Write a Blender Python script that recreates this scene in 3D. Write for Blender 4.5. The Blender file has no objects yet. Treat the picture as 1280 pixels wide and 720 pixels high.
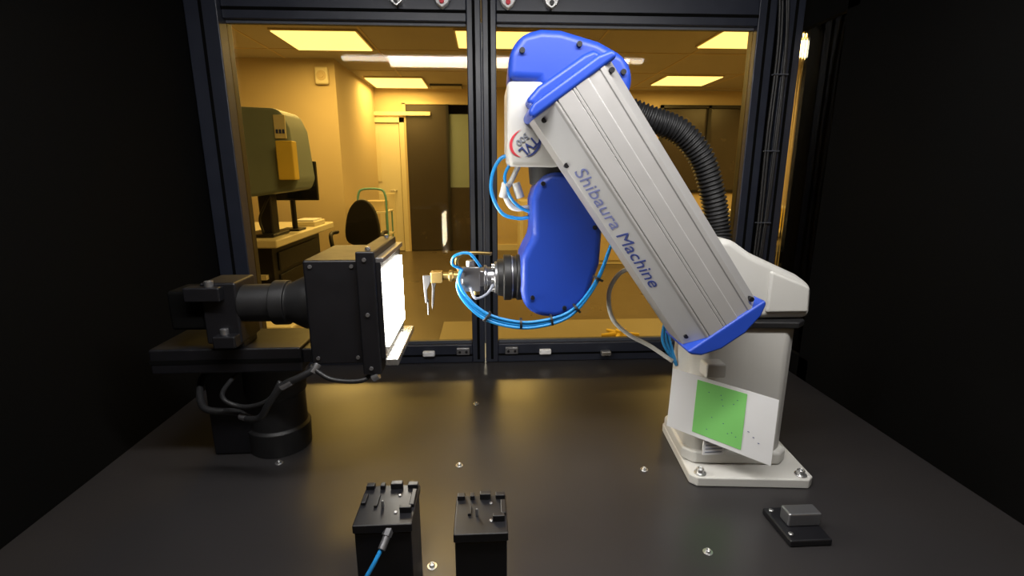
import bpy, math, random
from mathutils import Matrix, Vector
random.seed(4)
sc=bpy.context.scene
sc.view_settings.view_transform='Standard'
COL=sc.collection

# ---------------------------------------------------------------- materials
def mat(name,col,rough=.5,metal=0,noise=0,nscale=20,bump=0,emit=None,es=0,coat=0,spec=.5):
    m=bpy.data.materials.new(name); m.use_nodes=True; nt=m.node_tree; b=nt.nodes['Principled BSDF']
    b.inputs['Base Color'].default_value=(*col,1); b.inputs['Roughness'].default_value=rough
    b.inputs['Metallic'].default_value=metal; b.inputs['Coat Weight'].default_value=coat
    b.inputs['Specular IOR Level'].default_value=spec
    tc=nt.nodes.new('ShaderNodeTexCoord'); n=nt.nodes.new('ShaderNodeTexNoise'); n.inputs['Scale'].default_value=nscale; n.inputs['Detail'].default_value=4
    nt.links.new(tc.outputs['Object'],n.inputs['Vector'])
    if noise:
        r=nt.nodes.new('ShaderNodeMapRange'); r.inputs['To Min'].default_value=1-noise; r.inputs['To Max'].default_value=1+noise
        nt.links.new(n.outputs['Fac'],r.inputs['Value'])
        mx=nt.nodes.new('ShaderNodeVectorMath'); mx.operation='SCALE'; mx.inputs[0].default_value=col
        nt.links.new(r.outputs[0],mx.inputs['Scale']); nt.links.new(mx.outputs[0],b.inputs['Base Color'])
        r2=nt.nodes.new('ShaderNodeMapRange'); r2.inputs['To Min'].default_value=max(.02,rough-.08); r2.inputs['To Max'].default_value=min(1,rough+.08)
        nt.links.new(n.outputs['Fac'],r2.inputs['Value']); nt.links.new(r2.outputs[0],b.inputs['Roughness'])
    if bump:
        bp=nt.nodes.new('ShaderNodeBump'); bp.inputs['Strength'].default_value=bump; bp.inputs['Distance'].default_value=.002
        nt.links.new(n.outputs['Fac'],bp.inputs['Height']); nt.links.new(bp.outputs[0],b.inputs['Normal'])
    if emit: b.inputs['Emission Color'].default_value=(*emit,1); b.inputs['Emission Strength'].default_value=es
    return m
M={}
M['white']=mat('robot_white_paint',(.54,.53,.50),.38,noise=.04,nscale=9)
M['blue']=mat('robot_blue_plastic',(.016,.06,.42),.42,noise=.06,nscale=8)
M['silver']=mat('anodised_aluminium',(.40,.39,.385),.45,metal=.35,noise=.04,nscale=30)
M['pale_strip']=mat('pale_aluminium_strip',(.48,.48,.49),.45,metal=.2,noise=.03,nscale=30)
M['steel']=mat('steel',(.6,.6,.6),.28,metal=.9,noise=.05)
M['toolsteel']=mat('tool_steel',(.33,.33,.35),.34,metal=.85,noise=.08)
M['jaw']=mat('dark_jaw_steel',(.10,.10,.105),.4,metal=.8,noise=.08)
M['brass']=mat('brass',(.32,.22,.08),.38,metal=.9,noise=.05)
M['black']=mat('black_anodised',(.006,.006,.008),.42,noise=.2,nscale=30)
M['frame']=mat('black_frame_profile',(.017,.020,.032),.4,noise=.2,nscale=20)
M['matte']=mat('matte_black_panel',(.003,.003,.003),.95,spec=.05,noise=.1)
M['rubber']=mat('black_rubber',(.010,.010,.011),.5,noise=.2,nscale=40)
M['table']=mat('black_table_plate',(.028,.026,.027),.31,noise=.15,nscale=6)
M['tube']=mat('blue_pneumatic_tube',(.02,.25,.62),.3,noise=.05)
M['wcable']=mat('white_cable',(.6,.6,.58),.4,noise=.05)
M['paper']=mat('paper',(.76,.76,.77),.8,noise=.02)
M['green']=mat('green_print',(.22,.62,.16),.8,noise=.04)
M['ink']=mat('ink_navy',(.03,.05,.22),.6,noise=.05)
M['inkblue']=mat('ink_slate_blue',(.13,.15,.33),.6,noise=.05)
M['inkgrey']=mat('ink_grey',(.25,.27,.33),.6,noise=.05)
M['grey']=mat('grey_trim',(.06,.065,.08),.5,noise=.05)
M['red']=mat('red_print',(.6,.03,.05),.6,noise=.05)
M['lampglass']=mat('lamp_diffuser',(.9,.9,.9),.5,emit=(1,.95,.84),es=36)
M['led']=mat('led_diffuser',(.9,.9,.9),.5,emit=(1,.98,1),es=22)
M['panel']=mat('ceiling_light_diffuser',(.9,.9,.9),.5,emit=(1,.95,.72),es=1.9)
M['wall']=mat('painted_wall',(.60,.49,.32),.85,noise=.05,nscale=3,bump=.1)
M['ceil']=mat('ceiling_tile',(.46,.42,.37),.9,noise=.05,nscale=5)
M['floor']=mat('vinyl_floor',(.11,.088,.065),.3,noise=.12,nscale=3)
M['palefloor']=mat('pale_floor',(.27,.24,.18),.4,noise=.1,nscale=4)
M['door']=mat('door_paint',(.72,.68,.55),.5,noise=.04)
M['dark_fill']=mat('dark_glazing_and_opening',(.05,.042,.038),.25,noise=.2,nscale=2)  # corridor opening's darkness as colour; also the dark window pane
M['cream']=mat('cream_laminate',(.72,.66,.5),.45,noise=.04)
M['equip']=mat('grey_green_casing',(.22,.28,.29),.5,noise=.06)
M['yellow']=mat('yellow_plastic',(.75,.55,.10),.5,noise=.05)
M['teal']=mat('teal_paint',(.13,.34,.33),.4,noise=.05)
M['screen']=mat('dark_screen',(.01,.01,.012),.15,noise=.1)
def glassmat():
    m=bpy.data.materials.new('amber_polycarbonate'); m.use_nodes=True; nt=m.node_tree; nt.nodes.clear()
    o=nt.nodes.new('ShaderNodeOutputMaterial'); t=nt.nodes.new('ShaderNodeBsdfTransparent'); t.inputs[0].default_value=(.99,.83,.47,1)
    g=nt.nodes.new('ShaderNodeBsdfGlossy'); g.inputs['Roughness'].default_value=.03; g.inputs[0].default_value=(.9,.9,.9,1)
    mx=nt.nodes.new('ShaderNodeMixShader'); fr=nt.nodes.new('ShaderNodeFresnel'); fr.inputs[0].default_value=1.30
    n=nt.nodes.new('ShaderNodeTexNoise'); n.inputs['Scale'].default_value=1.5
    bp=nt.nodes.new('ShaderNodeBump'); bp.inputs['Strength'].default_value=.02; nt.links.new(n.outputs[0],bp.inputs['Height']); nt.links.new(bp.outputs[0],g.inputs['Normal'])
    nt.links.new(fr.outputs[0],mx.inputs[0]); nt.links.new(t.outputs[0],mx.inputs[1]); nt.links.new(g.outputs[0],mx.inputs[2]); nt.links.new(mx.outputs[0],o.inputs[0])
    return m
M['glass']=glassmat()

# ---------------------------------------------------------------- mesh helpers
def empty(name,loc=(0,0,0)):
    e=bpy.data.objects.new(name,None); e.location=loc; e.empty_display_size=.05; COL.objects.link(e); return e
def mesh(name,vs,fs,m,parent=None,bev=0,seg=3,smooth=None):
    me=bpy.data.meshes.new(name); me.from_pydata([tuple(v) for v in vs],[],fs); me.update()
    import bmesh
    bm=bmesh.new(); bm.from_mesh(me); bmesh.ops.recalc_face_normals(bm,faces=bm.faces); bm.to_mesh(me); bm.free()
    o=bpy.data.objects.new(name,me); COL.objects.link(o); me.materials.append(M[m])
    if parent: o.parent=parent; o.matrix_parent_inverse=Matrix.Translation(-Vector(parent.location))
    if bev:
        b=o.modifiers.new('bevel','BEVEL'); b.width=bev; b.segments=seg; b.limit_method='ANGLE'; b.angle_limit=math.radians(28); b.harden_normals=True
        me.shade_smooth()
    elif smooth: me.shade_smooth()
    return o
def box(name,x0,x1,y0,y1,z0,z1,m,parent=None,bev=0):
    v=[(x,y,z) for x in(x0,x1) for y in(y0,y1) for z in(z0,z1)]
    f=[(0,1,3,2),(4,6,7,5),(0,4,5,1),(2,3,7,6),(0,2,6,4),(1,5,7,3)]
    return mesh(name,v,f,m,parent,bev)
def prism(name,poly,y0,y1,m,parent=None,bev=0,seg=3,back=1.0):
    n=len(poly); cx=sum(p[0] for p in poly)/n; cz=sum(p[1] for p in poly)/n
    v=[(x,y0,z) for x,z in poly]+[(cx+(x-cx)*back,y1,cz+(z-cz)*back) for x,z in poly]
    f=[tuple(range(n)),tuple(range(2*n-1,n-1,-1))]+[(i,i+n,(i+1)%n+n,(i+1)%n) for i in range(n)]
    return mesh(name,v,f,m,parent,bev,seg)
def smoothpoly(pts,k=5):
    out=[];n=len(pts)
    for i in range(n):
        p=[Vector(pts[(i+j)%n]) for j in(-1,0,1,2)]
        for s in range(k):
            t=s/k; out.append(tuple(.5*((2*p[1])+(-p[0]+p[2])*t+(2*p[0]-5*p[1]+4*p[2]-p[3])*t*t+(-p[0]+3*p[1]-3*p[2]+p[3])*t**3)))
    return out
def cyl(name,p0,p1,r0,m,parent=None,r1=None,n=32,bev=0):
    r1=r0 if r1 is None else r1; p0=Vector(p0);p1=Vector(p1); d=(p1-p0).normalized()
    a=d.orthogonal().normalized(); b=d.cross(a)
    v=[];
    for p,r in((p0,r0),(p1,r1)):
        v+=[p+(a*math.cos(6.28318*i/n)+b*math.sin(6.28318*i/n))*r for i in range(n)]
    f=[tuple(range(n-1,-1,-1)),tuple(range(n,2*n))]+[(i,(i+1)%n,(i+1)%n+n,i+n) for i in range(n)]
    return mesh(name,v,f,m,parent,bev or min(r0,r1,(p1-p0).length)*.08,2)
def lathe(name,prof,origin,axis,m,parent=None,n=40):
    o=Vector(origin); d=Vector(axis).normalized(); a=d.orthogonal().normalized(); b=d.cross(a); v=[];f=[]
    for t,r in prof:
        v+=[o+d*t+(a*math.cos(6.28318*i/n)+b*math.sin(6.28318*i/n))*r for i in range(n)]
    for k in range(len(prof)-1):
        f+=[(k*n+i,k*n+(i+1)%n,(k+1)*n+(i+1)%n,(k+1)*n+i) for i in range(n)]
    f+=[tuple(range(n)),tuple(range((len(prof)-1)*n,len(prof)*n))]
    return mesh(name,v,f,m,parent,.0015,2)
def sweep(name,pts,r,m,parent=None,per=8,n=10,ripple=0,period=.008):
    P=[Vector(p) for p in pts]; P=[P[0]*2-P[1]]+P+[P[-1]*2-P[-2]]; path=[]
    for i in range(1,len(P)-2):
        for s in range(per):
            t=s/per; a,b,c,d=P[i-1:i+3]
            path.append(.5*((2*b)+(-a+c)*t+(2*a-5*b+4*c-d)*t*t+(-a+3*b-3*c+d)*t**3))
    path.append(P[-2]); v=[];f=[]; nrm=None; L=0
    for i,p in enumerate(path):
        tg=(path[min(i+1,len(path)-1)]-path[max(i-1,0)]).normalized()
        nrm=tg.orthogonal().normalized() if nrm is None else (nrm-tg*nrm.dot(tg)).normalized()
        bn=tg.cross(nrm)
        if i: L+=(p-path[i-1]).length
        rr=r*(1+ripple*math.sin(6.28318*L/period)) if ripple else r
        v+=[p+(nrm*math.cos(6.28318*k/n)+bn*math.sin(6.28318*k/n))*rr for k in range(n)]
    for i in range(len(path)-1):
        f+=[(i*n+k,i*n+(k+1)%n,(i+1)*n+(k+1)%n,(i+1)*n+k) for k in range(n)]
    f+=[tuple(range(n)),tuple(range((len(path)-1)*n,len(path)*n))]
    return mesh(name,v,f,m,parent,smooth=True)
def text(name,body,size,X,Yv,loc,m,parent,shear=0,depth=.0004,width=None,off=0):
    c=bpy.data.curves.new(name,'FONT'); c.body=body; c.size=size; c.shear=shear; c.extrude=depth; c.offset=off
    c.materials.append(M[m]); c.align_x='LEFT'
    o=bpy.data.objects.new(name,c); COL.objects.link(o)
    bpy.context.view_layer.update()
    w=o.dimensions.x
    X=Vector(X).normalized(); Yv=Vector(Yv); Yv=(Yv-X*Yv.dot(X)).normalized(); Zv=X.cross(Yv)
    s=width/w if width else 1
    Rm=Matrix((X*s,Yv,Zv)).transposed().to_4x4()
    o.matrix_world=Matrix.Translation(Vector(loc))@Rm
    if parent: 
        o.parent=parent; o.matrix_parent_inverse=Matrix.Translation(-Vector(parent.location))
    return o
def quad(name,c,m,parent): return mesh(name,c,[(0,1,2,3)],m,parent)
def area(name,loc,rot,sx,sy,w,col,parent=None):
    l=bpy.data.lights.new(name,'AREA'); l.shape='RECTANGLE'; l.size=sx; l.size_y=sy; l.energy=w; l.color=col
    o=bpy.data.objects.new(name,l); o.location=loc; o.rotation_euler=rot; COL.objects.link(o)
    if parent: o.parent=parent; o.matrix_parent_inverse=Matrix.Translation(-Vector(parent.location))
    return o

# ---------------------------------------------------------------- room shell
box('floor',-3.7,5.7,-2.1,9.9,-.05,0,'floor')
box('ceiling',-3.7,5.7,-2.1,9.9,2.7,2.75,'ceil')
box('wall_left',-3.7,-3.6,-2.1,9.9,0,2.7,'wall')
box('wall_right',5.6,5.7,-2.1,9.9,0,2.7,'wall')
box('wall_front',-3.6,5.6,-2.1,-2.0,0,2.7,'wall')
wb=empty('wall_back',(0,8.85,0))
box('left_part',-3.6,-1.34,8.8,8.9,0,2.7,'wall',wb)
box('over_opening',-1.34,-.20,8.8,8.9,2.46,2.7,'wall',wb)
box('middle_part',-.20,3.0,8.8,8.9,0,2.7,'wall',wb)
box('over_window',3.0,4.7,8.8,8.9,2.47,2.7,'wall',wb)
box('under_window',3.0,4.7,8.8,8.9,0,1.0,'wall',wb)
box('right_part',4.7,5.6,8.8,8.9,0,2.7,'wall',wb)
box('corridor_end',-3.6,5.6,9.85,9.9,0,2.7,'dark_fill',wb)  # corridor darkness put into the wall's colour
box('wall_alcove',-3.6,-1.82,6.6,8.8,0,2.7,'wall')
box('baseboard_back',-.20,5.6,8.77,8.8,0,.1,'door')
g=empty('trim_1',(0,5,2.695))
for y in (2.5,3.7,4.9,6.1,7.3,8.5): box('grid_y',-3.6,5.6,y,y+.02,2.694,2.7,'wall',g)
for x in (-2.4,-1.2,0,1.2,2.4,3.6,4.8): box('grid_x',x,x+.02,-2,8.8,2.694,2.7,'wall',g)
def ceil_light(x0,x1,y0,y1,w):
    e=empty('ceiling_light',((x0+x1)/2,(y0+y1)/2,2.68))
    box('housing',x0-.02,x1+.02,y0-.02,y1+.02,2.682,2.7,'wall',e)
    box('diffuser',x0,x1,y0,y1,2.672,2.681,'panel',e)
    area('lamp',((x0+x1)/2,(y0+y1)/2,2.66),(0,0,0),x1-x0,y1-y0,w,(1,.90,.68),e)
ceil_light(-2.04,-1.24,5.3,6.05,36)
ceil_light(-1.72,-.91,7.75,8.57,30)
ceil_light(-.27,.6,5.23,5.87,33)
ceil_light(2.32,3.15,4.93,5.73,36)
ceil_light(2.6,3.4,7.4,8.13,30)
ceil_light(-.9,-.1,2.2,2.9,20)
ceil_light(4.3,5.1,6.2,6.9,30)  # added light, brightens the right wall behind the side window
ceil_light(1.6,2.4,2.2,2.9,20)
e=empty('air_vent',(-.9,8.6,2.69)); box('frame',-.85,-.35,8.3,8.6,2.67,2.7,'grey',e)
for i in range(5): box('slat',-.84,-.36,8.32+i*.055,8.34+i*.055,2.664,2.67,'cream',e)
e=empty('wall_speaker',(-1.98,6.56,2.50)); box('case',-2.05,-1.89,6.54,6.60,2.40,2.60,'cream',e,.02); lathe('cone',[(0,.06),(.01,.055),(.0101,.03),(.02,.028)],(-1.97,6.545,2.50),(0,-1,0),'wall',e)

# doors
d=empty('door_1',(-1.9,8.75,0))
for a,b,c_,z in((-2.36,-2.28,0,2.24),(-1.42,-1.34,0,2.24)): box('jamb',a,b,8.72,8.8,c_,z,'cream',d)
box('header',-2.36,-1.34,8.72,8.8,2.16,2.24,'cream',d)
box('leaf',-2.27,-1.43,8.75,8.79,.01,2.15,'door',d,.005)
box('leaf_panel',-2.18,-1.75,8.735,8.75,1.2,2.0,'cream',d,.004)
box('leaf_panel_low',-2.18,-1.55,8.735,8.75,.15,1.0,'cream',d,.004)
cyl('handle',(-1.52,8.70,1.05),(-1.62,8.70,1.05),.012,'steel',d); cyl('handle_stem',(-1.52,8.70,1.05),(-1.52,8.75,1.05),.012,'steel',d)
box('slide_rail',-2.5,-.9,8.70,8.74,2.27,2.33,'cream',d)
d=empty('doorway_2',(-.8,8.7,0))
box('leaf',-1.32,-.62,8.76,8.80,.01,2.45,'dark_fill',d,.005)  # dark panel standing for the darkness of the corridor opening
box('jamb',-1.36,-1.31,8.74,8.8,0,2.47,'wall',d); box('jamb_right',-.24,-.20,8.72,8.8,0,2.47,'wall',d)
box('header',-1.36,-.2,8.74,8.8,2.45,2.49,'wall',d)
box('mullion',-.64,-.60,8.72,8.78,0,2.45,'black',d)
box('side_light',-.60,-.24,8.77,8.79,1.1,2.3,'equip',d); box('side_light_low',-.60,-.24,8.77,8.79,0,1.1,'dark_fill',d)
w=empty('window_4',(3.85,8.8,1.7))
box('pane',3.02,4.68,8.82,8.84,1.02,2.45,'dark_fill',w)
for a,b,c_,z in((3,3.05,1,2.47),(3.83,3.88,1,2.47),(4.65,4.7,1,2.47),(3,4.7,1,1.05),(3,4.7,2.42,2.47)): box('sash',a,b,8.76,8.82,c_,z,'black',w)

# ---------------------------------------------------------------- back-room furniture
e=empty('desk',(-2.5,5,0))
box('top',-3.5,-1.74,4.2,5.8,.74,.81,'cream',e,.015)
box('pedestal',-2.3,-1.85,4.35,5.6,.0,.73,'black',e,.01)
box('shelf',-3.4,-1.9,4.3,5.7,.45,.49,'cream',e)
box('leg',-3.45,-3.38,4.3,5.7,0,.74,'black',e)
for z in(.1,.3,.5): box('drawer',-1.85,-1.83,4.45,5.5,z,z+.17,'black',e,.01)
e=empty('inspection_machine',(-1.75,4.4,.81))
prism('casing',[(-1.99,1.867),(-1.65,1.853),(-1.60,1.82),(-1.55,1.70),(-1.52,1.30),(-1.56,1.215),(-1.99,1.154)],4.2,4.65,'equip',e,.03)
box('neck',-1.97,-1.86,4.45,4.6,.82,1.18,'black',e,.02); box('foot',-2.1,-1.82,4.35,4.72,.812,.84,'black',e,.01)
box('control_panel',-1.66,-1.57,4.185,4.2,1.62,1.80,'cream',e,.005)
for i in range(3): box('button',-1.645+i*.025,-1.63+i*.025,4.178,4.186,1.66,1.69,'ink',e)
box('filter_box',-1.63,-1.50,4.10,4.2,1.30,1.60,'yellow',e,.01)
sweep('power_cable',[(-1.80,4.3,1.17),(-1.84,4.3,1.1),(-1.9,4.3,.98),(-1.88,4.3,.86)],.01,'rubber',e)
e=empty('computer_monitor',(-1.7,4.9,.81))
box('screen_case',-2.05,-1.585,4.86,4.90,1.10,1.46,'black',e,.008); box('screen',-2.03,-1.60,4.855,4.86,1.12,1.44,'screen',e)
cyl('stand',(-1.85,4.93,.83),(-1.85,4.93,1.2),.025,'black',e); box('foot',-1.97,-1.78,4.83,5.03,.812,.83,'black',e,.005)
e=empty('paper_tray',(-1.85,5.3,.81)); box('tray',-2.0,-1.77,5.25,5.6,.812,.86,'cream',e,.01); box('sheets',-1.98,-1.79,5.27,5.55,.86,.875,'paper',e)
e=empty('storage_box',(-1.3,3.05,0)); box('body',-1.50,-1.2,2.95,3.3,0,.42,'cream',e,.02); box('lid',-1.52,-1.18,2.93,3.32,.42,.45,'door',e,.01)
# office chair
e=empty('office_chair',(-1.28,5.1,0))
prism('backrest',smoothpoly([(-1.46,.66),(-1.44,.92),(-1.34,1.07),(-1.22,1.07),(-1.13,.92),(-1.12,.66),(-1.28,.6)]),5.25,5.31,'rubber',e,.02)
prism('seat',smoothpoly([(-1.52,.48),(-1.52,.56),(-1.28,.585),(-1.05,.56),(-1.05,.48),(-1.28,.46)]),4.82,5.28,'rubber',e,.02)
cyl('gas_post',(-1.28,5.05,.08),(-1.28,5.05,.47),.03,'black',e)
for k in range(5):
    a=k*1.2566; cyl('spoke',(-1.28,5.05,.11),(-1.28+.3*math.cos(a),5.05+.3*math.sin(a),.08),.025,'black',e,.015)
    cyl('caster',(-1.29+.3*math.cos(a),5.05+.3*math.sin(a),.035),(-1.25+.3*math.cos(a),5.05+.3*math.sin(a),.035),.033,'black',e)
sweep('armrest',[(-1.5,4.95,.55),(-1.53,4.97,.75),(-1.53,5.2,.76)],.02,'rubber',e); sweep('armrest_b',[(-1.07,4.95,.55),(-1.03,4.97,.75),(-1.03,5.2,.76)],.02,'rubber',e)
e=empty('hand_trolley',(-1.42,6.5,0))
sweep('handle_frame',[(-1.60,6.4,.1),(-1.60,6.4,.9),(-1.59,6.4,1.08),(-1.53,6.4,1.15),(-1.32,6.4,1.15),(-1.26,6.4,1.08),(-1.25,6.4,.9),(-1.25,6.4,.1)],.014,'teal',e)
for z in(.15,.55,.85): box('shelf',-1.6,-1.25,6.4,6.9,z,z+.02,'cream',e)
box('carton',-1.55,-1.3,6.5,6.8,.87,1.0,'wall',e,.01)
for x in(-1.58,-1.27):
    for y in(6.45,6.85): cyl('wheel',(x-.01,y,.05),(x+.01,y,.05),.05,'black',e); cyl('post',(x,y,.05),(x,y,.86),.01,'teal',e)
# right-hand workbench
e=empty('workbench',(3,4.8,0))
box('top',2.05,4.2,4.4,5.2,.78,.83,'cream',e,.01)
box('cabinet',2.12,3.0,4.45,5.1,0,.77,'door',e,.01); box('cabinet_b',3.1,4.1,4.45,5.1,0,.77,'door',e,.01)
for z in(.08,.30,.54):
    for x in(2.15,2.6,3.15,3.6): box('drawer_front',x,x+.4,4.43,4.45,z,z+.19,'cream',e,.008); box('pull',x+.12,x+.28,4.42,4.43,z+.14,z+.155,'black',e)
e=empty('plastic_tub',(2.3,4.7,.83)); lathe('tub',[(0,.09),(.16,.11),(.17,.115),(.18,.115)],(2.28,4.7,.831),(0,0,1),'paper',e)
e=empty('plastic_tub.001',(2.62,4.6,.83)); lathe('tub',[(0,.10),(.10,.12),(.12,.125)],(2.62,4.6,.831),(0,0,1),'cream',e)
e=empty('parts_box',(3.0,4.7,.83)); box('carton',2.85,3.2,4.6,4.9,.831,1.02,'yellow',e,.005); box('flap',2.84,3.21,4.59,4.91,1.02,1.03,'cream',e)
e=empty('tool_case',(3.6,4.8,.83)); box('case',3.4,3.85,4.6,4.95,.831,1.12,'grey',e,.02); box('lid',3.39,3.86,4.59,4.96,1.12,1.15,'black',e,.01)
e=empty('storage_cabinet',(1.3,7.6,0)); box('carcass',.5,2.6,7.3,7.9,0,.95,'cream',e,.01); 
for x in(.55,1.07,1.59,2.11): box('door_leaf',x,x+.46,7.28,7.3,.06,.9,'wall',e,.006)
box('pale_floor_zone',-.4,2.6,2.6,4.45,0.0005,.006,'palefloor')  # paler floor zone, laid as a thin slab
e=empty('stool_base',(1.12,3.93,0))
lathe('hub',[(0,.05),(.05,.04)],(1.12,3.93,.02),(0,0,1),'yellow',e)
for k in range(6):
    a=k*math.pi/3; cyl('spoke',(1.12,3.93,.035),(1.12+.16*math.cos(a),3.93+.16*math.sin(a),.025),.024,'yellow',e,.012)

# ---------------------------------------------------------------- robot cell enclosure
c=empty('machine_table',(0,.8,0))
box('base_cabinet',-.79,.92,.22,1.46,.0,.78,'matte',c)
box('table_plate',-.79,.92,.20,1.46,.78,.80,'table',c,.002)
c=empty('table_screws',(0,.8,.8))
for x,y in((-.030,1.143),(-.058,.878),(-.417,.905),(.302,.845),(-.085,.622),(.332,.628)):
    lathe('washer',[(0,.0075),(.0012,.0075)],(x,y,.8),(0,0,1),'steel',c,20); lathe('head',[(0,.0045),(.004,.0042),(.0041,.002),(.002,.0018)],(x,y,.801),(0,0,1),'steel',c,16)
c=empty('enclosure_frame',(0,1.44,.8))
ZB=.8005
def post(name,x0,x1,y0,y1,z0,z1):
    box(name,x0,x1,y0,y1,z0,z1,'frame',c,.003)
    xm=(x0+x1)/2; box(name+'_slot',xm-.004,xm+.004,y0-.0008,y0+.002,z0+.01,z1-.01,'matte',c)
post('post_mid_l',-.045,-.008,1.42,1.47,ZB,1.90); post('post_mid_r',-.004,.033,1.42,1.47,ZB,1.90)
box('mid_edge_strip',-.0078,-.0042,1.425,1.46,.86,1.745,'grey',c)
post('post_left',-.745,-.664,1.40,1.47,ZB,1.90)
post('post_right_a',.735,.785,1.42,1.47,ZB,1.90); post('post_right_b',.808,.856,1.41,1.47,ZB,1.90)
box('post_filler',.785,.808,1.44,1.47,ZB,1.90,'matte',c)
for nm,x0,x1 in(('l',-.664,-.045),('r',.033,.735)):
    box('beam_bottom_'+nm,x0,x1,1.42,1.47,ZB,.858,'frame',c,.003); box('beam_bottom_slot_'+nm,x0,x1,1.4192,1.421,.822,.828,'matte',c)
    box('beam_top_'+nm,x0,x1,1.42,1.47,1.745,1.90,'frame',c,.003); box('beam_top_slot_'+nm,x0,x1,1.4192,1.421,1.765,1.773,'matte',c)
    box('seal_'+nm,x0+.002,x1-.002,1.435,1.45,.858,.866,'grey',c); box('seal_top_'+nm,x0+.002,x1-.002,1.435,1.45,1.738,1.745,'grey',c)
box('front_post_left',-.80,-.75,.2,.25,ZB,1.90,'frame',c); box('front_post_right',.875,.93,.2,.25,ZB,1.90,'frame',c)
box('side_beam_right',.875,.90,1.23,1.47,ZB,.86,'matte',c); box('side_beam_top',.875,.90,1.23,1.47,1.745,1.9,'matte',c)
box('window_1',-.664,-.045,1.44,1.445,.862,1.742,'glass'); box('window_2',.033,.735,1.44,1.445,.862,1.742,'glass')
box('window_3',.885,.889,1.27,1.47,.862,1.742,'glass')
box('added_side_panel_left',-.80,-.75,.25,1.47,ZB,1.90,'matte',c); box('added_side_panel_right',.875,.93,.25,1.27,ZB,1.90,'matte',c)  # made-up black panels, added so both sides of the view stay dark
box('shade_roof_panel',-.80,.93,.2,1.47,1.90,1.92,'matte',c)  # unseen roof, added to keep the cell interior dark
# fittings
c=empty('frame_fittings',(0,1.41,.83))
for x in(-.175,.175): box('cap',x-.018,x+.018,1.405,1.42,.826,.842,'paper',c,.004)
for x in(-.073,.073):
    box('hinge',x-.02,x+.02,1.41,1.42,.828,.850,'toolsteel',c,.003)
    for k in(-.01,.01): cyl('hinge_bolt',(x+k,1.405,.839),(x+k,1.411,.839),.004,'black',c,n=12)
box('latch',.345,.375,1.40,1.42,.82,.834,'steel',c,.003)
for x,mm in((-.105,'paper'),(.063,'paper'),(.175,'steel'),(-.22,'steel')):
    prism('bracket',[(x-.022,1.80),(x+.022,1.80),(x+.014,1.782),(x,1.772),(x-.014,1.782)],1.395,1.42,mm,c,.003); cyl('stud',(x,1.388,1.785),(x,1.396,1.785),.006,'red' if mm=='paper' else 'black',c,n=14)
c=empty('cable_bundle',(.80,1.40,1.3))
for k in range(4):
    x=.79+k*.008; sweep('cable',[(x-.02,1.405,1.89),(x+random.uniform(-.004,.004),1.405,1.7),(x+random.uniform(-.006,.006),1.403,1.45),(x+random.uniform(-.004,.004),1.405,1.2),(x-.01,1.405,.95),(x-.03,1.40,.81)],.0035,'rubber',c)
for z in(1.62,1.42,1.22,1.02): box('tie',.782,.822,1.396,1.41,z,z+.003,'grey',c)
# interior work light
c=empty('work_light',(0.1,.42,1.87))
box('housing',-.66,.76,.37,.47,1.872,1.90,'steel',c,.004); box('diffuser',-.64,.74,.405,.435,1.858,1.872,'led',c)
area('emitter',(.12,.42,1.853),(math.radians(22),0,0),1.1,.08,12.5,(1,.975,.93),c)

# ---------------------------------------------------------------- robot
R=empty('robot_arm',(.49,.89,.80))
def rotbox(name,cx,cy,sx,sy,z0,z1,ang,m,bev,ch=0,top=1.0):
    a=math.radians(ang)
    hx,hy=sx/2,sy/2
    base=[(-hx+ch,-hy),(hx-ch,-hy),(hx,-hy+ch),(hx,hy-ch),(hx-ch,hy),(-hx+ch,hy),(-hx,hy-ch),(-hx,-hy+ch)] if ch else [(-hx,-hy),(hx,-hy),(hx,hy),(-hx,hy)]
    P=lambda k:[(cx+k*(x*math.cos(a)-y*math.sin(a)),cy+k*(x*math.sin(a)+y*math.cos(a))) for x,y in base]
    n=len(base); v=[(x,y,z0) for x,y in P(1)]+[(x,y,z1) for x,y in P(top)]
    f=[tuple(range(n)),tuple(range(n,2*n))]+[(i,(i+1)%n,(i+1)%n+n,i+n) for i in range(n)]
    return mesh(name,v,f,m,R,bev)
rotbox('base_plate',.492,.885,.225,.215,.80,.819,-5,'white',.003,.012)
rotbox('column',.478,.905,.185,.15,.819,1.092,-5,'white',.008,.02)
rotbox('column_foot',.480,.905,.20,.165,.819,.845,-5,'white',.006,.02)
for x,y in((.392,.800),(.575,.785),(.415,.975),(.590,.965)):
    lathe('base_bolt',[(0,.011),(.003,.011),(.0031,.007),(.011,.007),(.0111,.004),(.006,.0035)],(x,y,.819),(0,0,1),'steel',R,20)
box('connector_box',.388,.425,.805,.835,1.005,1.032,'white',R,.004)
box('warning_label',.400,.440,.8135,.8165,.848,.888,'paper',R)
for i in range(5): box('label_line',.404,.436,.8128,.8136,.853+i*.007,.855+i*.007,'inkgrey',R)
rotbox('joint_plate',.482,.905,.20,.165,1.092,1.104,-5,'rubber',.003,.02)
prism('shoulder',[(.385,1.104),(.375,1.19),(.39,1.25),(.425,1.252),(.465,1.225),(.555,1.185),(.585,1.165),(.588,1.104)],.835,1.0,'white',R,.014)
prism('shoulder_cover',[(.50,1.118),(.50,1.195),(.575,1.165),(.578,1.118)],.829,.84,'white',R,.005)
lathe('shoulder_joint',[(0,.062),(.03,.062),(.035,.055)],(.372,.80,1.15),(0,1,0),'rubber',R)
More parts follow.
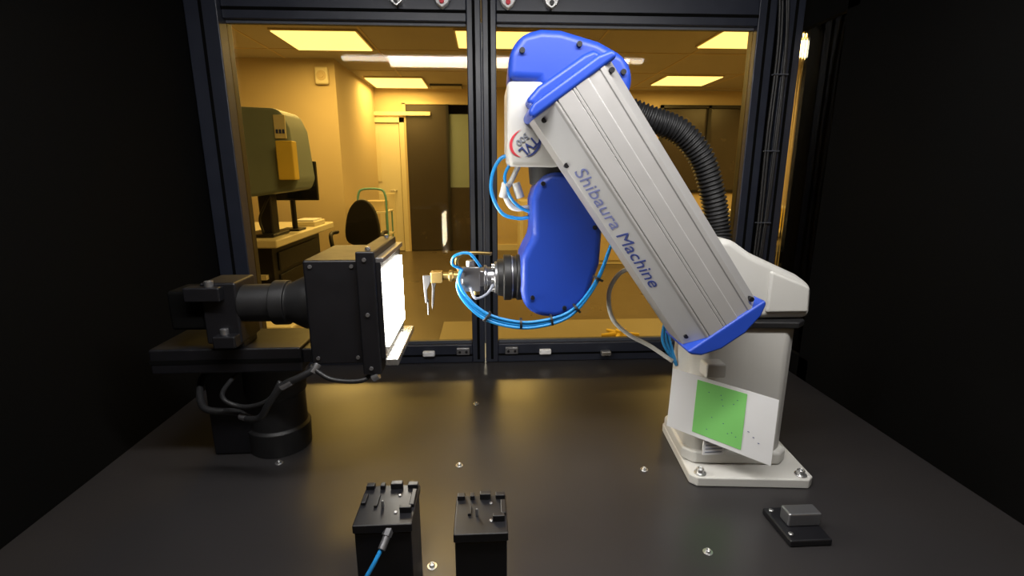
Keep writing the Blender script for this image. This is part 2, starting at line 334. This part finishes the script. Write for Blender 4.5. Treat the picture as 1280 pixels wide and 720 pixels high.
# upper arm aluminium beam : local axes t (along), s (across)
O=Vector((.070,0,1.441)); U=Vector((.58,0,-.8146)); N=Vector((.8146,0,.58))
def arm(t,s,y): p=O+U*t+N*s; return (p.x,y,p.z)
prof=[(0,.785),(.001,.768),(.034,.7425)]
def groove(s,w=.0013,dp=.002): return [(s-w,.741),(s-w*.5,.741+dp),(s+w*.5,.741+dp),(s+w,.741)]
prof+=[(.0365,.741)]+groove(.040)+groove(.066,.0009,.0012)+groove(.071,.0009,.0012)
prof+=[(.092,.741),(.0935,.7425),(.112,.7425),(.1135,.741)]
prof+=[(.120,.741),(.138,.762),(.139,.79),(.139,.83),(.128,.842),(.012,.842),(0,.83)]
n=len(prof); v=[arm(0,s,y) for s,y in prof]+[arm(.440,s,y) for s,y in prof]
mesh('upper_arm_beam',v,[tuple(range(n)),tuple(range(2*n-1,n-1,-1))]+[(i,(i+1)%n,(i+1)%n+n,i+n) for i in range(n)],'silver',R,.0005,1)
def cap(name,tp,y0,y1):
    p=[(arm(t,s,0)[0],arm(t,s,0)[2]) for t,s in tp]; prism(name,p,y0,y1,'blue',R,.006,3)
cap('upper_arm_top_cap',[(.002,-.004),(.002,.143),(-.010,.143),(-.016,.12),(-.016,.01),(-.010,-.004)],.738,.846)
cap('upper_arm_bottom_cap',[(.438,-.003),(.438,.143),(.446,.142),(.458,.125),(.468,.09),(.468,.045),(.458,.012),(.446,-.001)],.738,.846)
for t,s in((.012,.012),(.012,.126),(.425,.012),(.425,.126),(.085,.004)):
    yy=.741 if s>.1 else .768-(s-.001)/.033*.0255
    a=arm(t,s,yy); cyl('arm_screw',(a[0],yy-.002,a[2]),(a[0],yy+.008,a[2]),.004,'black',R,n=14)
ac=(Vector(arm(0,.034,.7425))-Vector(arm(0,.001,.768))).normalized()
def on_ch(t,s,o=0): 
    k=(s-.001)/.033; return Vector(arm(t,s,.768+(.7425-.768)*k))+U.cross(ac).normalized()*o
quad('pale_chamfer_strip',[on_ch(.003,.0015,.0003),on_ch(.437,.0015,.0003),on_ch(.437,.0335,.0003),on_ch(.003,.0335,.0003)],'pale_strip',R)  # strip over the whole chamfer, paler than the beam
text('arm_lettering','Shibaura',.029,U,ac,on_ch(.098,.0075,.0006),'inkblue',R,shear=.15,width=.108)
text('arm_lettering_b','Machine',.029,U,ac,on_ch(.216,.0075,.0006),'ink',R,shear=.15,width=.104)
# elbow + forearm
blue=[(.036,1.507),(.040,1.550),(.060,1.577),(.090,1.584),(.122,1.583),(.183,1.567),(.226,1.546),(.241,1.520),(.238,1.488),(.200,1.440),(.110,1.430),(.085,1.505)]
prism('elbow_cover',blue,.842,.985,'blue',R,.016,4,.97)
prism('elbow_joint_cover',[(.062,1.470),(.082,1.492),(.150,1.538),(.168,1.546),(.20,1.52),(.20,1.45),(.12,1.43)],.80,.86,'blue',R,.008)
for x,z in((.150,1.560),(.222,1.520),(.060,1.55)): cyl('cover_screw',(x,.836,z),(x,.85,z),.0045,'black',R,n=14)
prism('forearm_body',[(.036,1.506),(.160,1.506),(.185,1.42),(.140,1.385),(.122,1.372),(.040,1.374),(.036,1.40)],.842,.965,'white',R,.008)
lc=Vector((.066,.8405,1.411))
def arcmesh(name,r0,r1,a0,a1,m,sq=.85,rot=35):
    v=[];f=[];k=24
    for i in range(k+1):
        a=math.radians(a0+(a1-a0)*i/k); w_=math.sin(math.pi*i/k)
        for r in(r0+(r1-r0)*.5*(1-w_),r1-(r1-r0)*.5*(1-w_)):
            x=r*math.cos(a);z=r*sq*math.sin(a); q=math.radians(rot)
            v.append((lc.x+x*math.cos(q)-z*math.sin(q),lc.y,lc.z+x*math.sin(q)+z*math.cos(q)))
    for i in range(k): f.append((2*i,2*i+1,2*i+3,2*i+2))
    mesh(name,v,f,m,R)
arcmesh('logo_arc_red',.0225,.0275,75,225,'red'); arcmesh('logo_arc_blue',.0225,.0275,235,375,'ink')
th2=math.radians(222); X=Vector((math.cos(th2),0,math.sin(th2))); Yu=Vector((-math.sin(th2),0,math.cos(th2)))
text('logo_text','TVL',.022,X,Yu,lc-X*.018+Yu*.001,'ink',R,width=.035,off=.0004)
text('logo_number','500',.014,X,Yu,lc-X*.011-Yu*.012,'inkgrey',R,width=.022,off=.0002)
# wrist
wr=[(.089,1.351),(.113,1.366),(.150,1.362),(.178,1.348),(.206,1.276),(.203,1.205),(.183,1.139),(.155,1.112),(.125,1.104),(.089,1.109),(.066,1.128),(.061,1.155),(.061,1.215),(.070,1.235),(.081,1.255),(.079,1.318)]
prism('wrist_body',wr,.860,.975,'blue',R,.018,4,.97)
cyl('wrist_neck',(.120,.915,1.345),(.115,.915,1.40),.04,'rubber',R)
for x,z in((.098,1.345),(.082,1.145),(.19,1.27),(.140,1.125)): cyl('wrist_screw',(x,.856,z),(x,.868,z),.004,'black',R,n=14)
# flange and tool
F=(.066,.915,1.171)
lathe('flange',[(0,.043),(.010,.043),(.0105,.040),(.020,.040),(.0205,.043),(.034,.043),(.0345,.036),(.046,.034)],F,(-1,0,0),'rubber',R)
lathe('flange_ring',[(0,.041),(.004,.041)],(.049,.915,1.171),(-1,0,0),'toolsteel',R)
lathe('tool_adapter',[(0,.030),(.006,.030),(.0065,.020),(.020,.020),(.0205,.024),(.026,.024)],(.021,.915,1.171),(-1,0,0),'toolsteel',R)
for k in range(6):
    a=k*1.047; cyl('adapter_bolt',(.022,.915+.024*math.cos(a),1.171+.024*math.sin(a)),(.009,.915+.024*math.cos(a),1.171+.024*math.sin(a)),.004,'steel',R,n=12)
box('gripper_body',-.052,-.004,.895,.935,1.158,1.188,'toolsteel',R,.003)
box('gripper_side_plate',-.045,-.012,.888,.896,1.150,1.196,'toolsteel',R,.002)
for z in(1.162,1.183): cyl('air_fitting',(-.045,.892,z),(-.045,.872,z),.006,'toolsteel',R,n=16)
cyl('valve_top',(-.03,.91,1.188),(-.03,.91,1.205),.008,'toolsteel',R,n=18); cyl('valve_low',(-.02,.91,1.158),(-.02,.91,1.14),.007,'brass',R,n=18)
lathe('brass_nozzle',[(0,.008),(.010,.008),(.0105,.011),(.018,.011),(.0185,.007),(.03,.007)],(-.052,.915,1.175),(-1,0,0),'brass',R,24)
box('jaw_block',-.104,-.082,.905,.925,1.163,1.184,'brass',R,.002)
prism('jaw_a',[(-.118,1.178),(-.102,1.178),(-.104,1.166),(-.111,1.150),(-.111,1.125),(-.115,1.125),(-.117,1.150)],.905,.911,'jaw',R,.001)
prism('jaw_b',[(-.104,1.170),(-.092,1.172),(-.098,1.150),(-.101,1.118),(-.104,1.108),(-.105,1.118),(-.103,1.150)],.918,.924,'jaw',R,.001)
cyl('probe',(-.111,.914,1.13),(-.111,.914,1.100),.0016,'jaw',R,n=10)
def strands(name,pts,k,sp,r,m):
    for i in range(k):
        o=(i-(k-1)/2)*sp; sweep(name,[(p[0]+o*.25,p[1]-abs(o)*.3,p[2]+o*(1 if 0<j<len(pts)-1 else .4)) for j,p in enumerate(pts)],r,m,R,8,10)
strands('air_tube',[(-.045,.865,1.195),(-.050,.855,1.172),(-.036,.85,1.145),(-.006,.847,1.118),(.035,.845,1.103),(.085,.843,1.100),(.147,.845,1.118),(.190,.846,1.170),(.215,.848,1.235),(.23,.86,1.28)],3,.0052,.0029,'tube')
for x,z,a in((.0,1.115,.7),(.06,1.101,0),(.115,1.107,-.2),(.160,1.128,-.7),(.196,1.182,-1.1)):
    cyl('cable_tie',(x-math.cos(a)*.002,.8455,z+math.sin(a)*.002),(x+math.cos(a)*.002,.8455,z-math.sin(a)*.002),.0105,'rubber',R,n=16)
sweep('air_tube_top',[(-.045,.88,1.195),(-.060,.87,1.205),(-.055,.86,1.222),(-.03,.86,1.226),(-.01,.87,1.20)],.0025,'tube',R)
sweep('air_tube_clear',[(-.05,.89,1.188),(-.052,.87,1.215),(-.03,.87,1.225),(.01,.88,1.222)],.003,'brass',R)
sweep('tool_cable',[(-.03,.88,1.16),(-.02,.86,1.145),(.0,.87,1.15),(.012,.88,1.165)],.0025,'inkgrey',R)
sweep('loop_tube',[(.050,.93,1.395),(.028,.93,1.388),(.013,.93,1.360),(.012,.93,1.325),(.030,.93,1.290),(.060,.93,1.280),(.085,.93,1.283)],.0035,'tube',R)
sweep('loop_tube_inner',[(.045,.92,1.38),(.035,.92,1.355),(.045,.92,1.32),(.065,.92,1.30),(.085,.92,1.292)],.003,'tube',R)
sweep('loop_cable_white',[(.06,.925,1.375),(.048,.925,1.35),(.036,.925,1.325),(.05,.925,1.30),(.080,.925,1.30)],.005,'wcable',R)
cyl('connector',(.038,.925,1.345),(.032,.925,1.318),.008,'wcable',R,n=18); cyl('connector_b',(.055,.925,1.345),(.064,.925,1.318),.008,'wcable',R,n=18)
sweep('white_cable',[(.31,.93,1.20),(.279,.94,1.182),(.255,.94,1.165),(.241,.94,1.130),(.250,.94,1.080),(.285,.94,1.045),(.330,.94,1.02),(.375,.93,.99)],.0045,'wcable',R)
for k in range(3): sweep('base_tube',[(.40,.93,1.10),(.365+.006*k,.94,1.08),(.355+.006*k,.94,1.05),(.360+.007*k,.94,1.02),(.385,.93,.98)],.003,'tube',R)
sweep('corrugated_hose',[(.20,.95,1.49),(.26,1.0,1.485),(.326,1.0,1.463),(.383,1.0,1.441),(.430,1.0,1.392),(.458,1.0,1.325),(.478,1.0,1.25),(.478,.98,1.19)],.0235,'rubber',R,60,20,.10,.0085)
lathe('hose_collar',[(0,.028),(.03,.028)],(.235,.975,1.49),(1,.6,-.05),'rubber',R)
# printed sheet taped on base
S=empty('calibration_sheet',(.42,.80,.93))
A=Vector((.341,.840,1.012)); B=Vector((.499,.760,.983)); Cc=Vector((.500,.760,.856)); D=Vector((.338,.840,.896))
def bl(u,w,o=0): 
    p=(A*(1-u)+B*u)*(1-w)+(D*(1-u)+Cc*u)*w; nn=(B-A).cross(D-A).normalized(); nn=nn if nn.y<0 else -nn; return p+nn*o
mesh('sheet',[bl(0,0),bl(1,0),bl(1,1),bl(0,1),bl(0,0,-.0008),bl(1,0,-.0008),bl(1,1,-.0008),bl(0,1,-.0008)],[(0,1,2,3),(4,5,6,7),(0,1,5,4),(1,2,6,5),(2,3,7,6),(3,0,4,7)],'paper',S)
quad('green_area',[bl(.25,.06,.0005),bl(.72,.05,.0005),bl(.72,.93,.0005),bl(.25,.93,.0005)],'green',S)
for i in range(12):
    u=random.uniform(.3,.68);w_=random.uniform(.12,.85); quad('mark',[bl(u,w_,.001),bl(u+.009,w_,.001),bl(u+.009,w_+.012,.001),bl(u,w_+.012,.001)],'ink',S)
for i in range(3): quad('pen_mark',[bl(.76+.05*i,.6+.06*i,.001),bl(.777+.05*i,.6+.06*i,.001),bl(.777+.05*i,.612+.06*i,.001),bl(.76+.05*i,.612+.06*i,.001)],'ink',S)

# ---------------------------------------------------------------- vision lamp
L=empty('inspection_lamp',(-.4,.88,.80))
box('rear_housing',-.292,-.205,.790,.965,1.052,1.228,'black',L,.004)
box('front_plate',-.206,-.176,.780,.975,1.036,1.243,'black',L,.003)
box('front_bezel',-.177,-.168,.785,.970,1.062,1.226,'black',L,.002)
box('diffuser',-.169,-.1635,.797,.958,1.080,1.208,'lampglass',L)
box('reflector_lip',-.170,-.148,.785,.970,1.050,1.062,'steel',L,.002)
box('top_lip',-.176,-.163,.785,.970,1.224,1.232,'toolsteel',L,.001)
for x,z in((-.192,1.230),(-.192,1.048),(-.280,1.218),(-.280,1.064),(-.215,1.064),(-.215,1.218),(-.192,1.14)):
    cyl('screw',(x,.7775 if x>-.2 else .788,z),(x,.785 if x>-.2 else .792,z),.0032,'toolsteel',L,n=14)
for y in(.80,.955): cyl('top_screw',(-.19,y,1.242),(-.19,y,1.248),.004,'steel',L,n=14)
lathe('lens_barrel',[(0,.052),(.010,.052),(.0105,.048),(.03,.048),(.055,.036),(.06,.036),(.0605,.040),(.085,.040),(.0855,.034),(.14,.033)],(-.292,.880,1.137),(-1,0,0),'rubber',L)
box('clamp_block',-.490,-.430,.85,.925,1.070,1.180,'black',L,.004)
box('clamp_ear',-.470,-.432,.83,.86,1.068,1.090,'black',L,.003); box('clamp_ear_top',-.51,-.450,.835,.86,1.150,1.175,'black',L,.003)
for x,z in((-.455,1.090),(-.470,1.175)): cyl('clamp_bolt',(x,.845,z),(x,.845,z+.010),.007,'toolsteel',L,n=18)
box('camera_body',-.55,-.490,.855,.92,1.095,1.165,'matte',L,.006)
box('rail',-.60,-.335,.86,.98,1.011,1.058,'black',L,.004); box('rail_slot',-.60,-.336,.8592,.861,1.030,1.038,'matte',L)
box('rail_riser',-.485,-.435,.865,.92,1.057,1.072,'black',L,.003)
box('rail_tongue',-.34,-.20,.87,.91,1.025,1.052,'black',L,.003)
lathe('motor',[(0,.060),(.05,.062),(.055,.056),(.12,.056),(.125,.060),(.19,.060),(.2,.052),(.211,.052)],(-.440,.980,.80),(0,0,1),'rubber',L)
box('motor_bracket',-.56,-.43,.94,1.05,.80,1.011,'black',L,.006)
pts=[(-.285,.80,1.058),(-.290,.79,1.045),(-.309,.785,1.034),(-.343,.785,1.017),(-.366,.785,.988),(-.385,.79,.960),(-.41,.80,.952),(-.44,.82,.955),(-.50,.83,.96),(-.54,.90,.98),(-.54,.945,.99)]
sweep('lamp_cable',pts,.006,'rubber',L)
sweep('lamp_cable_b',[(-.19,.80,1.04),(-.21,.785,1.025),(-.26,.785,1.028),(-.295,.79,1.05)],.004,'rubber',L)
sweep('lamp_cable_c',[(-.35,.80,1.02),(-.37,.79,.99),(-.42,.80,.975),(-.46,.82,.99),(-.47,.93,1.0)],.004,'rubber',L)
for a,b in(((-.283,.795,1.052),(-.292,.788,1.040)),((-.325,.785,1.026),(-.343,.785,1.016)),((-.405,.80,.951),(-.428,.81,.953)),((-.182,.785,1.034),(-.192,.785,1.028))):
    cyl('connector',a,b,.0065,'toolsteel',L,n=18)

# ---------------------------------------------------------------- fixtures
def fixture(nm,x0,x1,y0,y1,zt,left):
    e=empty(nm,((x0+x1)/2,(y0+y1)/2,.80))
    box('foot',x0-.004,x1+.004,y0-.004,y1+.004,.80,.812,'black',e,.002)
    box('body',x0,x1,y0,y1,.812,zt-.012,'black',e,.002)
    box('top_plate',x0-.0015,x1+.0015,y0-.0015,y1+.0015,zt-.011,zt,'black',e,.0015)
    t=.008
    for a,b,h in((0,.16,.006),(.27,.36,.006),(.47,.70,.008),(.80,1,.006)):
        box('tooth',x0+(x1-x0)*a,x0+(x1-x0)*b,y1-t,y1,zt,zt+h,'black',e,.001)
    box('side_rail',x1-.006,x1,y0+.028,y1-.014,zt,zt+.005,'black',e,.001)
    box('stop',x1-.016,x1-.002,y0+.018,y0+.024,zt,zt+.008,'black',e,.001)
    if left: box('rib',x0,x0+.006,y0+.035,y1-.02,zt,zt+.004,'black',e,.001)
    cx=(x0+x1)/2
    box('nest_rail',cx-.016,cx-.012,y0+.03,y1-.02,zt,zt+.003,'black',e)
    for dx,dy in((.012,.02),(.012,.052)): lathe('screw',[(0,.0022),(.0015,.002)],(cx+dx,y0+dy,zt),(0,0,1),'toolsteel',e,14)
    lathe('locating_pin',[(0,.0018),(.008,.0018),(.010,.001)],(cx-.005,y0+.03,zt),(0,0,1),'toolsteel',e,14)
    return e
e=fixture('nest_fixture',-.158,-.092,.507,.580,.965,True)
cyl('sensor_fitting',(-.118,.507,.955),(-.124,.492,.943),.0045,'toolsteel',e,n=18); cyl('sensor_nut',(-.117,.510,.958),(-.120,.503,.952),.006,'toolsteel',e,n=6)
sweep('sensor_tube',[(-.124,.493,.944),(-.131,.484,.933),(-.142,.477,.915),(-.152,.474,.895),(-.158,.472,.86),(-.162,.475,.81)],.0025,'tube',e)
fixture('nest_fixture.001',-.040,.020,.490,.557,.962,False)
# rail fixture at lower right, mostly beyond the picture edge
e=empty('guide_rail_fixture',(.49,.66,.80))
box('base',.462,.53,.63,.71,.80,.812,'black',e,.003); box('slider',.476,.53,.66,.685,.812,.835,'toolsteel',e,.003)
lathe('screw',[(0,.004),(.004,.0038)],(.470,.698,.812),(0,0,1),'steel',e,14); lathe('screw_b',[(0,.004),(.004,.0038)],(.470,.643,.812),(0,0,1),'steel',e,14)

# ---------------------------------------------------------------- world + camera
wd=bpy.data.worlds.new('world'); sc.world=wd; wd.use_nodes=True; wd.node_tree.nodes['Background'].inputs[0].default_value=(.8,.85,1,1); wd.node_tree.nodes['Background'].inputs[1].default_value=.15
cam=bpy.data.cameras.new('camera'); co=bpy.data.objects.new('camera',cam); COL.objects.link(co)
cam.sensor_width=36; cam.lens=620/1280*36; cam.clip_start=.02
co.location=(0,0,1.365); co.rotation_euler=(math.radians(90-13.2),0,math.radians(-3)); sc.camera=co
